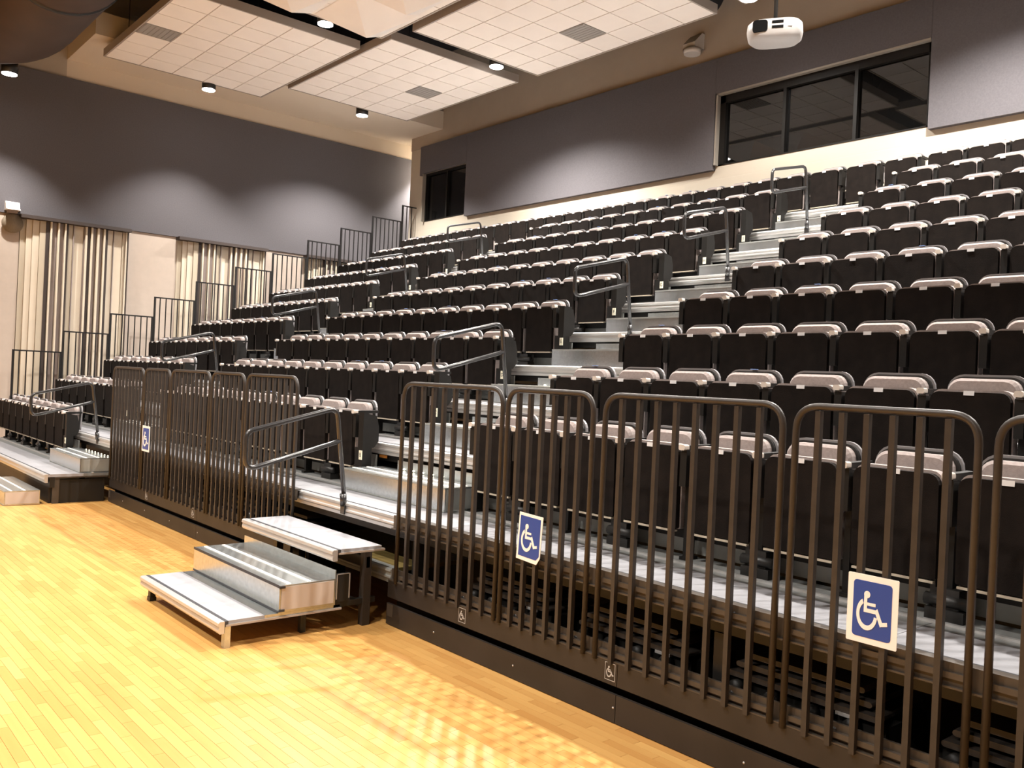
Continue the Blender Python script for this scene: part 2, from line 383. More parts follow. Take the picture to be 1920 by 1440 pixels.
cloud(-9.70, -5.86, 3.10, 6.01, 'tiled ceiling cloud nearest the room corner with a grey vent at mid depth')
cloud(-5.33, -1.25, 3.18, 6.02, 'tiled ceiling cloud above the main aisle beside the black round duct')
c4 = cloud(-6.00, -1.95, -0.18, 3.00, 'tiled ceiling cloud at the top edge of the view with faceted pyramid diffusers', (3, 3))
# pyramid diffusers under it
for px, py, s_ in ((-5.32, 2.3, 0.62), (-5.32, 1.0, 0.62), (-4.1, 2.25, 0.6)):
    b = MB(); z0 = -0.006; cx, cy = px + 3.975, py - 1.41
    b.add([(cx - s_, cy - s_, z0), (cx + s_, cy - s_, z0), (cx + s_, cy + s_, z0), (cx - s_, cy + s_, z0), (cx, cy, z0 - 0.36)], [(0, 4, 1), (1, 4, 2), (2, 4, 3), (3, 4, 0), (0, 1, 2, 3)])
    b.obj('pyramid_diffuser', 'tile', c4)
cloud(-0.75, 3.3, 3.18, 6.02, 'tiled ceiling cloud above the right seating block, out past the projector')
cloud(3.8, 7.9, 3.18, 6.02, 'tiled ceiling cloud over the right end of the stand at the back')
cloud(-1.4, 2.6, -0.18, 3.0, 'tiled ceiling cloud over the front of the right seating block')
cloud(3.2, 7.2, -0.18, 3.0, 'tiled ceiling cloud over the right end of the stand at the front')
for i, x in enumerate((-4.6, 0.0, 4.6)):
    cloud(x - 2.0, x + 2.0, -7.3, -4.2 + 0.0, 'tiled ceiling cloud over the open floor, ' + ['left one of three', 'middle one of three', 'right one of three'][i])

# ------------------------------------------------------------------ downlights
def downlight(x, y, z, pw, label, court=False):
    t = thing('ceiling_downlight', label, 'ceiling light', (x, y, z), 'round ceiling downlights')
    MB().cyl((0, 0), 0.135, 0.0, 0.20, 24).obj('can', 'black', t)
    MB().cyl((0, 0), 0.125, -0.012, -0.001, 24).obj('lens', 'lampglow', t)
    top = (7.87 if (x < -10.36 and y > -0.4) else 9.69)
    if top - z > 0.25: MB().cyl((0, 0), 0.012, 0.20, top - z, 8).obj('stem', 'black', t)
    L = bpy.data.lights.new('downlight_lamp', 'SPOT'); L.energy = (COURT_W if court else LAMP_W) * pw; L.color = LAMP_COL
    L.spot_size = math.radians(128 if court else (98 if x < -10.5 else (120 if x < -10 else 140))); L.spot_blend = 0.6; L.shadow_soft_size = 0.09
    lo = bpy.data.objects.new('downlight_lamp', L); COL.objects.link(lo); lo.location = (0, 0, -0.03); lo.parent = t
NM = ['ceiling downlight in the gap at the top between the two left clouds', 'ceiling downlight in the black gap above the middle aisle',
      'ceiling downlight under the plaster soffit beside the left cloud', 'ceiling downlight under the soffit nearest the room corner',
      'ceiling downlight at the left edge below the brown duct', 'ceiling downlight above the front of the right block', 'ceiling downlight near the booth window and projector',
      'ceiling downlight over the right block, front, out of the main view', 'ceiling downlight washing the right back wall', 'ceiling downlight over the far right end, back', 'ceiling downlight over the far right end, front', 'ceiling downlight hidden in the alcove past the back wall corner']
for L_, nm in zip(LAMPS, NM): downlight(*L_, nm)
for i, L_ in enumerate(COURT): downlight(*L_, 'ceiling downlight over the open wooden floor, ' + ORD[i] + ' counted from the side wall, front row first', True)

# ------------------------------------------------------------------ ducts at the ceiling
d = thing('round_duct', 'large dark brown round duct at the top left corner of the ceiling', 'duct', (-8.6, -1.95, 7.55))
path = fillet([(-1.1, -3.6, 0), (-1.1, 0, 0), (8.0, 0.0, 0)], 1.05, 12)
MB().tube(path, 0.90, 40).obj('duct_shell', 'brownduct', d)
for x in (2.2, 4.6): MB().tube([(x - 0.03, 0, 0), (x + 0.03, 0, 0)], 0.92, 40).obj('seam_band', 'black', d)
for x in (2.2, 4.6): MB().box(x - 0.01, x + 0.01, -0.01, 0.01, 0.75, 2.14).obj('hanger', 'black', d)
d = thing('black_round_duct', 'black round duct end showing behind the corner of a ceiling cloud', 'duct', (-2.15, 5.2, 8.42))
MB().tube([(0, -2.4, 0), (0, 1.75, 0)], 0.34, 28).obj('duct_shell', 'deckroof', d)
for yy in (-1.8, 1.2): MB().box(-0.01, 0.01, yy - 0.01, yy + 0.01, 0.3, 1.27).obj('hanger', 'black', d)

# ================================================================== THE STAND
def nosing(mb, x0, x1, mi=0):
    # extruded nose: rounded top lip and two ribs, faces -y, origin at nose line and deck top
    prof = [(0.0, 0.0), (-0.014, -0.006), (-0.018, -0.020), (-0.008, -0.032), (-0.008, -0.050), (-0.016, -0.058), (-0.016, -0.070), (-0.004, -0.082), (0.0, -0.108), (0.03, -0.108), (0.03, 0.0)]
    mb.prism(list(reversed(prof)), 'x', x0, x1, mi)
def tier(k, x0, x1, yoff=0.0, label='', nose=True):
    t = thing('seating_tier', label, 'seating deck', (0, ny(k) + yoff, dz(k)), 'stepped decks of the stand')
    n = max(1, int(round((x1 - x0) / 2.6))); w_ = (x1 - x0) / n
    for i in range(n):
        a, c = x0 + i * w_ + 0.002, x0 + (i + 1) * w_ - 0.002
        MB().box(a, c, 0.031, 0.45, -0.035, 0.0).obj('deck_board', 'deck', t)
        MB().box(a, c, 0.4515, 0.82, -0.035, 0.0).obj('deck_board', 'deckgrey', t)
        m = MB(); nosing(m, a, c); m.obj('nosing', 'alu', t)
    MB().box(x0, x1, 0.035, 0.050, 0.0005, 0.003).obj('grip_line', 'blackstrip', t)
    MB().box(x0, x1, 0.55, 0.575, 0.0, 0.012).obj('rear_track', 'alu', t)
    MB().box(x0, x1, 0.05, 0.11, -0.17, -0.036).obj('front_beam', 'black', t)
    TIER[k] = t
    return t
TIER = {}
tier(0, XL, -5.18, 0, 'lowest deck of the stand, in front of the left block only')
# the part of the lowest deck pushed back under the stand, seen in the main aisle behind the portable steps
t = thing('retracted_deck', 'olive brown plywood deck pushed back under the stand behind the portable steps', 'seating deck', (0.06, -1.33, 0.40))
for i in range(3): MB().box(0.01, 1.53, 0.06 + i * 0.25, 0.305 + i * 0.25, -0.03, 0.0).obj('deck_board', 'ply', t)
m = MB(); nosing(m, 0.0, 1.54); m.obj('nosing', 'aludark', t)
MB().box(0.0, 1.54, 0.031, 0.055, -0.03, 0.006).obj('edge_rib', 'aludark', t)
for k in range(1, 11):
    tier(k, XL, XR, 0, '%s deck of the stand counted from the front fence, carrying seat row %s' % (ORD[k - 1], LET[k]))
# rear infill deck to the wall
tier(11, XL, XR, 0, 'topmost narrow deck against the back wall').scale = (1, 0.40, 1)
# back rails of seats: beam and riser sheets per block
BLK = {'left': (XL + 0.1, -6.83), 'middle': (-5.36, -0.05), 'right': (1.62, XR)}
for k in range(0, 10):
    t = TIER[k]
    for nm, (a, c) in BLK.items():
        if k == 0 and nm != 'left': continue
        MB().box(a, c, 0.755, 0.80, 0.115, 0.175).obj('seat_beam', 'armdark', t)
        MB().box(a, c, 0.805, 0.818, 0.02, 0.29).obj('riser_sheet', 'aludark', t)
        MB().box(a, c, 0.793, 0.8045, 0.17, 0.185).obj('riser_rib', 'alu', t)
for k in range(1, 12):
    t = TIER[k]; sc = 2.5 if k == 11 else 1.0
    if k > 1: MB().box(XL + 0.02, XR, 0.12 * sc, 0.14 * sc, (-dz(k) if k < 4 else -0.48), -0.20).obj('curtain_sheet', 'black', t)  # black sheet added to stand for the dark gap under each tier
    for x in ([-11.2, -7.0, -5.3, -2.6, 1.72, 4.4, 7.2] if k < 4 else [-11.2]):
        MB().box(x, x + 0.06, 0.04, 0.10, (-dz(k) if k < 4 else -0.42), -0.171).obj('post', 'black', t)
# folded bases and wheels seen under the first fenced deck
x = -4.9; i = 0
while x < 7.2:
    if not (-0.3 < x < 1.5):
        t = thing('folded_base', 'dark folded support base with rollers under the deck, %s behind the %s fence run' % (ORD[i] if x < 0 else ORD[i - 6], 'left' if x < 0 else 'right'), 'support base', (x, -1.11, 0), 'folded bases under the fenced deck')
        m = MB()
        for q in range(3):
            z0 = 0.40 + q * 0.045
            m.prism(rrect(0.02 + q * 0.03, 0.80 - q * 0.05, z0, z0 + 0.026, 0.012, 0.012, 2), 'y', -0.12 + q * 0.03, 0.30)
        m.obj('folded_frame', 'fence', t, (0, 0, 0.02))
        m = MB()
        for q in range(4): m.tube([(0.08 + q * 0.2, -0.15, 0.375), (0.08 + q * 0.2, -0.10, 0.375)], 0.035, 12)
        m.box(0.0, 0.82, -0.095, 0.30, 0.345, 0.40); m.box(0.0, 0.05, -0.095, 0.28, 0.0, 0.345); m.box(0.77, 0.82, -0.095, 0.28, 0.0, 0.345)
        m.obj('roller_row', 'armdark', t)
        MB().box(0.60, 0.70, -0.125, -0.096, 0.405, 0.42).obj('clip', 'alu', t)
    x += 1.04; i += 1

# ------------------------------------------------------------------ front skirt, kick boards, channels
KY = -1.368
def skirt(x0, x1, seams, label, stickers):
    t = thing('front_skirt', label, 'stand front', (0, KY, 0), 'front skirts of the stand')
    ed = [x0] + seams + [x1]
    for a, c in zip(ed[:-1], ed[1:]):
        MB().box(a + 0.002, c - 0.002, 0.0, 0.02, 0.005, 0.156).obj('kick_board', 'kick', t)
        MB().box(a + 0.002, c - 0.002, 0.004, 0.03, 0.200, 0.322).obj('skirt_board', 'kick', t)
    MB().box(x0, x1, 0.09, 0.11, 0.0, 0.31).obj('backing_rail', 'black', t)
    MB().box(x0, x1, 0.004, 0.05, 0.323, 0.330).box(x0, x1, 0.035, 0.05, 0.330, 0.405).obj('lower_channel', 'channel', t)
    m = MB(); m.box(x0, x1, 0.03, 0.05, 0.700, 0.798); m.box(x0, x1, 0.012, 0.03, 0.700, 0.707); m.box(x0, x1, 0.05, 0.085, 0.79, 0.798); m.obj('upper_channel', 'channel', t)
    h = MB(); x = x0 + 0.33
    while x < x1 - 0.05:
        for z in (0.752, 0.372): h.tube([(x, 0.0295, z) if z > 0.5 else (x, 0.0345, z), (x, 0.033, z) if z > 0.5 else (x, 0.038, z)], 0.014, 12)
        x += 0.53
    h.obj('bolt_hole', 'black', t)
    s = MB(); x = x0 + 0.6
    while x < x1: s.tube([(x, -0.003, 0.085), (x, 0.001, 0.085)], 0.006, 8); x += 0.83
    s.obj('screw', 'alu', t)
    # handle slot plate and brackets
    MB().box(x0 + 0.02, x0 + 0.09, -0.004, 0.0, 0.065, 0.155).obj('catch_plate', 'channel', t)
    m = MB(); x = x0 + 0.45
    return t
skirt(-5.14, 0.04, [-2.10], 'dark brown kick board front below the left fence run', [])
skirt(1.60, 7.9, [3.875, 6.2], 'dark brown kick board front below the right fence run', [])

# wheelchair symbol: flat raised shape in a unit square (u right, v up)
def arc_strip(mb, cx, cy, r, w_, a0, a1, y0, y1, S, n=20, mi=0):
    for i in range(n):
        a = a0 + (a1 - a0) * i / n; c = a0 + (a1 - a0) * (i + 1) / n
        P = [(cx + (r - w_ / 2) * math.cos(a), cy + (r - w_ / 2) * math.sin(a)), (cx + (r + w_ / 2) * math.cos(a), cy + (r + w_ / 2) * math.sin(a)),
             (cx + (r + w_ / 2) * math.cos(c), cy + (r + w_ / 2) * math.sin(c)), (cx + (r - w_ / 2) * math.cos(c), cy + (r - w_ / 2) * math.sin(c))]
        mb.prism([S(p) for p in P], 'y', y0, y1, mi)
def seg_strip(mb, a, c, w_, y0, y1, S, mi=0):
    a, c = Vector(a), Vector(c); d_ = (c - a).normalized(); n_ = Vector((-d_.y, d_.x)) * w_ / 2
    mb.prism([S(p) for p in (a - n_, c - n_, c + n_, a + n_)], 'y', y0, y1, mi)
def wheelchair(mb, ox, oz, wd, ht, y0, y1, mi=0):
    S_ = lambda p: (ox + p[0] * wd, oz + p[1] * ht)
    n = 16; e = 0.00012
    mb.prism([S_((0.36 + 0.085 * math.cos(2 * PI * i / n), 0.765 + 0.065 * math.sin(2 * PI * i / n))) for i in range(n)], 'y', y0, y1, mi)
    seg_strip(mb, (0.325, 0.77), (0.325, 0.45), 0.085, y0 - e, y1, S_, mi)
    seg_strip(mb, (0.2825, 0.485), (0.67, 0.485), 0.07, y0 - 2 * e, y1, S_, mi)
    seg_strip(mb, (0.36, 0.60), (0.60, 0.60), 0.055, y0, y1, S_, mi)
    seg_strip(mb, (0.615, 0.525), (0.78, 0.265), 0.09, y0 - 3 * e, y1, S_, mi)
    seg_strip(mb, (0.745, 0.285), (0.93, 0.315), 0.07, y0 - 4 * e, y1, S_, mi)
    arc_strip(mb, 0.37, 0.42, 0.245, 0.085, math.radians(118), math.radians(352), y0 - 5 * e, y1, S_, 22, mi)
def sign(x0, x1, z0, z1, label, curl=False, rot=0.0):
    t = thing('accessible_sign', label, 'sign', (x0, KY - 0.025, z0), 'blue wheelchair signs on the fences')
    wd, ht = x1 - x0, z1 - z0
    if curl:
        m = MB(); P = [(0, 0), (wd * 0.82, -0.008), (wd * 0.95, ht * 0.12), (wd, ht * 0.985), (0.012, ht)]
        m.prism(P, 'y', 0, 0.003); m.obj('board', 'signwhite', t)
        m = MB(); q = 0.018; m.prism([(q, q * 1.3), (wd * 0.80, q), (wd * 0.91, ht * 0.15), (wd - q, ht - q * 1.2), (q * 1.4, ht - q)], 'y', -0.0015, -0.0002); m.obj('blue_field', 'signblue', t)
    else:
        MB().prism(rrect(0, wd, 0, ht, 0.005, 0.005, 2), 'y', 0, 0.003).obj('board', 'signwhite', t)
        q = 0.026; MB().prism(rrect(q, wd - q, q, ht - q, 0.014, 0.014, 3), 'y', -0.0015, -0.0002).obj('blue_field', 'signblue', t)
    m = MB(); q = 0.022 if curl else 0.026; wheelchair(m, q + 0.004, q, wd - 2 * q - 0.008, ht - 2 * q, -0.003, -0.0018); m.obj('wheelchair_symbol', 'signwhite', t)
    t.rotation_euler = (0, rot, 0)
sign(5.176, 5.394, 0.797, 1.084, 'flat blue and white wheelchair sign on the fence nearest the camera')
sign(3.040, 3.262, 0.752, 1.037, 'creased blue and white wheelchair sign on the right fence near the portable steps', True, 0.02)
sign(-3.835, -3.575, 0.790, 1.095, 'blue and white wheelchair sign on the fence left of the portable steps')
for n, x in enumerate((-3.72, -2.25, 2.462, 3.785)):
    t = thing('skirt_sticker', 'small silver wheelchair sticker on the skirt, ' + ['farthest left of the four', 'left of the portable steps, near the board seam', 'nearest the portable steps on the right run', 'beside the right run board seam'][n], 'sticker', (x, KY + 0.0025, 0.222), 'small wheelchair stickers on the skirt')
    m = MB()
    for a in ((0, 0.075, 0, 0.003), (0, 0.075, 0.092, 0.095), (0, 0.003, 0.003, 0.092), (0.072, 0.075, 0.003, 0.092)): m.box(a[0], a[1], 0, 0.001, a[2], a[3])
    m.obj('outline', 'decal', t)
    m = MB(); wheelchair(m, 0.006, 0.004, 0.064, 0.088, 0, 0.001); m.obj('wheelchair_symbol', 'decal', t)

# ------------------------------------------------------------------ fence panels
bar_me = MB().box(-0.0125, 0.0125, -0.015, 0.013, 0.314, 1.755).mesh('bar', 'fence')
def fence(x0, x1, nbars, label):
    t = thing('fence_panel', label, 'fence', (x0, KY, 0), 'brown barred fence panels')
    W_ = x1 - x0; H = 1.775; r = 0.016
    path = fillet([(r, 0, 0.314), (r, 0, H), (W_ - r, 0, H), (W_ - r, 0, 0.314)], 0.115, 8)
    MB().tube(path, r, 10).obj('bent_frame', 'fence', t)
    for i in range(nbars): inst('bar', bar_me, t, (r + (W_ - 2 * r) * (i + 1) / (nbars + 1), 0, 0))
    for z in (0.36, 0.75): MB().box(0.03, W_ - 0.03, 0.0135, 0.029 if z > 0.5 else 0.034, z - 0.012, z + 0.012).obj('mounting_bar', 'channel', t)
fr_ = [(-5.13, -3.93, 8), (-3.90, -3.03, 6), (-3.00, -1.87, 8), (-1.84, -1.02, 6), (-0.99, 0.07, 8)]
for i, f in enumerate(fr_): fence(*f, 'brown barred fence panel, %s from the left end of the left fence run' % ORD[i])
fr_ = [(1.69, 2.84, 8), (2.86, 3.63, 6), (3.69, 4.83, 8), (4.865, 5.68, 6), (5.72, 6.86, 8)]
for i, f in enumerate(fr_): fence(*f, 'brown barred fence panel, %s to the right of the portable steps' % ORD[i])

# ------------------------------------------------------------------ portable step unit in the main aisle
P = thing('portable_steps', 'portable aluminium three-level step unit on the wooden floor before the main aisle', 'steps', (0.03, 0, 0))
def level(y0, y1, z, white, x1=1.53):
    m = MB(); prof = [(y0, z), (y0 - 0.012, z - 0.008), (y0 - 0.015, z - 0.026), (y0 - 0.004, z - 0.036), (y0 - 0.010, z - 0.055), (y0 - 0.010, z - 0.066), (y0, z - 0.080), (y0 + 0.03, z - 0.080), (y0 + 0.03, z)]
    m.prism(list(reversed(prof)), 'x', 0, x1); m.obj('nosing', 'alu', P)
    MB().box(0, x1, y0 + 0.03, y0 + 0.055, z - 0.02, z + 0.001).obj('grip_line', 'blackstrip', P)
    MB().box(0.01, x1 - 0.01, y0 + 0.056, white, z - 0.022, z).obj('tread_board', 'deck', P)
    MB().box(0, x1, y0 + 0.04, y1, z - 0.036, z - 0.0225).obj('tread_frame', 'cloudedge', P)
level(-2.61, -1.72, 0.180, -2.30)
MB().box(0.01, 1.52, -2.299, -1.73, 0.158, 0.1795).obj('grey_tread', 'galv', P)
m = MB(); m.box(0.0, 1.53, -2.205, -1.775, 0.183, 0.368); m.obj('step_box', 'galv', P)
MB().box(0.0, 1.53, -2.2085, -2.2055, 0.352, 0.3715).box(0.0, 1.53, -2.2085, -2.2055, 0.183, 0.195).obj('box_edge', 'blackstrip', P)
MB().box(0.02, 1.51, -2.135, -2.110, 0.3685, 0.372).obj('grip_strip', 'strip', P)
MB().box(0.02, 1.51, -1.985, -1.960, 0.3685, 0.372).obj('grip_strip', 'strip', P)
MB().box(0.0, 1.53, -1.782, -1.775, 0.3685, 0.430).obj('riser_lip', 'galv', P)
m = MB(); m.box(1.531, 1.534, -2.19, -1.79, 0.20, 0.358); m.obj('side_panel', 'lowwall', P)
for z in (0.348, 0.190): MB().box(1.53, 1.538, -2.207, -2.165, z, z + 0.016).obj('corner_cap', 'blackstrip', P)
level(-1.80, -1.375, 0.572, -1.40)
for x in (0.06, 1.47): MB().box(x, x + 0.06, -1.545, -1.485, 0.0, 0.535).obj('support_leg', 'fence', P)
m = MB(); m.box(0.06, 1.53, -1.53, -1.50, 0.42, 0.50); m.box(0.10, 1.47, -1.53, -1.50, 0.12, 0.16); m.box(1.48, 1.52, -1.78, -1.44, 0.16, 0.20); m.box(0.07, 0.11, -1.78, -1.44, 0.16, 0.20)
m.obj('brace', 'black', P)
m = MB(); m.box(1.50, 1.528, -1.770, -1.66, 0.20, 0.40); m.obj('side_bracket', 'black', P)
m = MB(); m.box(1.528, 1.531, -1.77, -1.762, 0.22, 0.40); m.box(1.528, 1.531, -1.668, -1.66, 0.22, 0.40); m.box(1.528, 1.531, -1.77, -1.66, 0.395, 0.40); m.obj('bracket_edge', 'alu', P)
MB().box(1.475, 1.525, -2.575, -2.535, 0.0, 0.143).obj('front_foot', 'galv', P)
MB().box(0.06, 0.11, -2.575, -2.535, 0.03, 0.143).box(0.055, 0.115, -2.58, -2.53, 0, 0.03).obj('front_foot', 'black', P)
for x in (0.07, 1.42): MB().box(x, x + 0.04, -2.0, -1.96, 0.0, 0.143).obj('rear_foot', 'black', P)

# front step box at the far aisle
def step_box(loc, x1, dep, h, label, group, y_up=True, bulbs=False):
    t = thing('aisle_step', label, 'step', loc, group)
    MB().box(0, x1, 0, dep, 0.004, h).obj('box', 'galv', t)
    MB().box(0, x1, -0.003, -0.0002, h - 0.014, h + 0.002).box(0, x1, -0.003, -0.0002, 0.004, 0.014).obj('box_edge', 'aludark', t)
    for y in (0.07, 0.22): MB().box(0.02, x1 - 0.02, y, y + 0.022, h + 0.0005, h + 0.004).obj('grip_strip', 'strip', t)
    MB().box(x1 + 0.0005, x1 + 0.003, 0.015, dep - 0.01, 0.02, h - 0.015).obj('end_plate', 'aludark' if bulbs else 'lowwall', t)
    if y_up:
        MB().box(0.30, x1, dep - 0.03, dep - 0.025, h + 0.0005, h + 0.085).obj('riser_lip', 'galv', t)
    if bulbs:
        m = MB()
        for q in range(8): m.box(0.40 + q * 0.145, 0.422 + q * 0.145, dep - 0.036, dep - 0.0305, h + 0.010, h + 0.018)
        m.obj('step_light', 'stepglow', t)
    return t
step_box((-6.76, -2.57, 0), 1.56, 0.40, 0.180, 'galvanised floor step box at the foot of the far aisle, left edge', 'galvanised aisle steps', False)
for k in range(0, 10):
    step_box((-6.76, ny(k) + 0.41, dz(k)), 1.54, 0.405, 0.192, 'galvanised half step in the far aisle beside row %s' % LET[k], 'galvanised aisle steps', k > 0, k in (0,))
    if k: step_box((0.05, ny(k) + 0.41, dz(k)), 1.54, 0.405, 0.192, 'galvanised half step in the main aisle beside row %s' % LET[k], 'galvanised aisle steps', True, k in (1, 2, 3))
# small support leg and side fascia of the left lowest deck
t = thing('deck_end_frame', 'brown post and dark frame under the open end of the lowest left deck', 'support frame', (-5.2, 0, 0))
MB().box(-0.03, 0.0, -2.03, -1.95, 0, 0.325).obj('post', 'channel', t)
MB().box(-0.06, -0.02, -1.99, -1.40, 0.0, 0.30).obj('dark_sheet', 'black', t)
MB().box(-0.03, 0.015, -2.08, -1.37, 0.325, 0.341).obj('edge_trim', 'channel', t)
MB().box(-6.0, -0.06, -2.06, -2.03, 0.0, 0.20).obj('front_kick', 'kick', t)
# orange tag on the C nosing in the main aisle
tag(MB().box(-0.095, 0.035, ny(2) + 0.028, ny(2) + 0.034, dz(2) - 0.145, dz(2) - 0.118).obj('orange_tape', 'orange'), 'small strip of orange tape beside the row B letter plate', 'tape')

# ------------------------------------------------------------------ aisle handrails
def handrail_meshes():
    r = 0.019; loop = fillet([(0, -0.005, -0.045), (0, -0.115, 0.765), (0, -0.87, 0.575), (0, -0.87, 0.285), (0, -0.068, 0.50)], 0.075, 6)
    a = MB().tube(loop, r, 10).mesh('rail_loop', 'rail')
    b = MB(); b.tube([(0, -0.018, -0.03), (0, -0.028, 0.07)], 0.027, 12); b.box(-0.03, 0.03, -0.030, -0.018, -0.095, -0.02)
    return a, b.mesh('base_socket', 'rail')
ra, rb = handrail_meshes()
for nm, x in (('main', 0.80), ('far', -5.98)):
    for k in ((1, 3, 5, 7, 9)):
        t = thing('aisle_handrail', 'charcoal looped handrail in the %s aisle at the row %s nosing' % (nm, LET[k]), 'handrail', (x, ny(k), dz(k)), 'looped handrails in the aisles')
        inst('rail_loop', ra, t); inst('base_socket', rb, t)

# ------------------------------------------------------------------ stepped side railings
def side_rail(k, L_, label):
    t = thing('side_railing', label, 'railing', (-11.3, -1.362 + RUN * k, dz(k + 1)), 'stepped side railings at the left end')
    H = 1.215
    m = MB(); m.box(-0.020, 0.020, 0, 0.032, -0.12, H); m.obj('post', 'railblack', t)
    if L_ > 0.5: MB().box(-0.020, 0.020, L_ - 0.032, L_, -0.12, H).obj('post', 'railblack', t)
    MB().box(-0.012, 0.012, 0.032, L_ - (0.032 if L_ > 0.5 else 0), H - 0.026, H).obj('top_rail', 'railblack', t)
    MB().box(-0.012, 0.012, 0.032, L_ - (0.032 if L_ > 0.5 else 0), 0.04, 0.066).obj('bottom_rail', 'railblack', t)
    n = int(L_ / 0.108)
    for i in range(1, n): MB().box(-0.009, 0.009, i * L_ / n - 0.009, i * L_ / n + 0.009, 0.066, H - 0.026).obj('baluster', 'railblack', t)
for k in range(11): side_rail(k, 0.835 if k < 10 else 0.42, 'black side railing section at the left end, %s step up from the front' % ORD[k])

# ================================================================== SEATS
# local origin: deck height, nose line of the tier + 0.63 (front face of the folded pan), seat centre
def seat_meshes():
    D = {}
    def lean(me, y0, ang):
        for v in me.vertices:
            z = v.co.z - 0.2; v.co.y += max(z, 0) * ang
        return me
    D['seat_pan'] = lean(MB().prism(rrect(-0.215, 0.215, 0.185, 0.690, 0.050, 0.012), 'y', 0.0, 0.035).mesh('seat_pan', 'pan'), 0, -0.02)
    D['pan_cushion'] = lean(MB().prism(rrect(-0.223, 0.223, 0.180, 0.704, 0.058, 0.015), 'y', 0.036, 0.095).mesh('pan_cushion', 'cushion'), 0, -0.02)
    b = MB(); pr = rrect(-0.198, 0.198, 0.42, 0.772, 0.075, 0.02, 5); pi_ = rrect(-0.185, 0.185, 0.43, 0.757, 0.070, 0.02, 5); n = len(pr)
    vs = [(p[0], 0.135, p[1]) for p in pi_] + [(p[0], 0.155, p[1]) for p in pr] + [(p[0], 0.200, p[1]) for p in pr]
    fs = [tuple(range(n))] + [(i, n + i, n + (i + 1) % n, (i + 1) % n) for i in range(n)] + [(n + i, 2 * n + i, 2 * n + (i + 1) % n, n + (i + 1) % n) for i in range(n)] + [tuple(range(3 * n - 1, 2 * n - 1, -1))]
    b.add(vs, fs, 0, False); D['back_cushion'] = lean(b.mesh('back_cushion', 'cushion'), 0, 0.05)
    D['back_shell'] = lean(MB().prism(rrect(-0.214, 0.214, 0.43, 0.784, 0.085, 0.03, 5), 'y', 0.202, 0.216, 1).prism(rrect(-0.225, 0.225, 0.43, 0.797, 0.092, 0.03, 5), 'y', 0.2165, 0.236, 0).mesh('back_shell', ['shell', 'black']), 0, 0.05)  # black inner layer paints the shadow line between cushion and grey rim
    b = MB(); b.box(-0.017, 0.017, 0.045, 0.115, 0.0, 0.66); b.box(-0.024, 0.024, 0.02, 0.14, 0.0, 0.02)
    D['standard'] = b.mesh('standard', 'armdark')
    b = MB(); b.prism([(-0.01, 0.665), (0.24, 0.68), (0.24, 0.705), (-0.01, 0.70)], 'x', -0.021, 0.021); b.box(-0.024, 0.024, -0.012, 0.05, 0.45, 0.664)
    D['armrest'] = b.mesh('armrest', 'armdark')
    D['arm_tip'] = MB().prism(rrect(-0.023, 0.023, 0.672, 0.706, 0.012, 0.010, 3), 'y', -0.035, 0.012).mesh('arm_tip', 'tip')
    D['number_tag'] = MB().box(-0.028, 0.028, -0.016, -0.0115, 0.672, 0.697).mesh('number_tag', 'tag')
    D['row_tag'] = MB().box(-0.022, 0.022, 0.222, 0.254, 0.7975, 0.8005).mesh('row_tag', 'tagblue')
    b = MB(); b.box(-0.09, 0.09, 0.0, 0.10, 0.0, 0.055); b.box(-0.06, 0.06, 0.02, 0.12, 0.056, 0.15); b.tube([(-0.10, 0.03, 0.09), (0.10, 0.03, 0.09)], 0.030, 10); b.box(-0.075, -0.05, 0.02, 0.05, 0.09, 0.20)
    D['folding_foot'] = b.mesh('folding_foot', 'black')
    D['pan_lip'] = MB().box(-0.205, 0.205, -0.004, 0.03, 0.166, 0.1775).mesh('pan_lip', 'creamdim')
    b = MB(); b.box(0.0, 0.135, 0.0, 0.10, 0.10, 0.36); b.box(0.03, 0.135, 0.0, 0.13, 0.0, 0.10); b.prism([(0.0, 0.36), (0.12, 0.36), (0.17, 0.42), (0.17, 0.55), (0.14, 0.66), (0.0, 0.69)], 'x', 0.05, 0.135); D['end_panel'] = b.mesh('end_panel', 'armdark')
    b = MB(); b.box(-0.024, 0.024, -0.008, -0.001, 0.250, 0.335); D['letter_plate'] = b.mesh('letter_plate', 'plate')
    return D
SM = seat_meshes()
def seat(x, k, label, group, end=None, foot=False, blue=False, arm=True):
    t = thing('folding_seat', label, 'seat', (x, ny(k) + 0.63, dz(k)), group)
    for n in ('seat_pan', 'pan_cushion', 'back_cushion', 'back_shell', 'number_tag', 'pan_lip'): inst(n, SM[n], t)
    if blue: inst('row_tag', SM['row_tag'], t)
    if arm:
        if end != 'R': inst('standard', SM['standard'], t, (0.26, 0, 0))
        inst('armrest', SM['armrest'], t, (0.26, 0, 0)); inst('arm_tip', SM['arm_tip'], t, (0.26, 0, 0))
    if end == 'L':
        inst('standard', SM['standard'], t, (-0.255, 0, 0)); inst('armrest', SM['armrest'], t, (-0.255, 0, 0)); inst('arm_tip', SM['arm_tip'], t, (-0.255, 0, 0))
    if foot: inst('folding_foot', SM['folding_foot'], t, (0.26 if end != 'R' else 0.0, 0.0, 0))
    if end == 'R':
        inst('end_panel', SM['end_panel'], t, (0.272, 0, 0))
        lp = inst('letter_plate', SM['letter_plate'], t, (0.382, 0, 0))
        fc = bpy.data.curves.new('letter', 'FONT'); fc.body = LET[k]; fc.size = 0.055; fc.align_x = 'CENTER'; fc.align_y = 'CENTER'; fc.extrude = 0.0006
        fo = bpy.data.objects.new('letter', fc); me = bpy.data.meshes.new_from_object(fo); bpy.data.objects.remove(fo)
        me.materials.clear(); me.materials.append(M['ink'])
        inst('letter', me, lp, (0, -0.009, 0.292), (PI / 2, 0, 0))
    return t
PITCH = 0.52
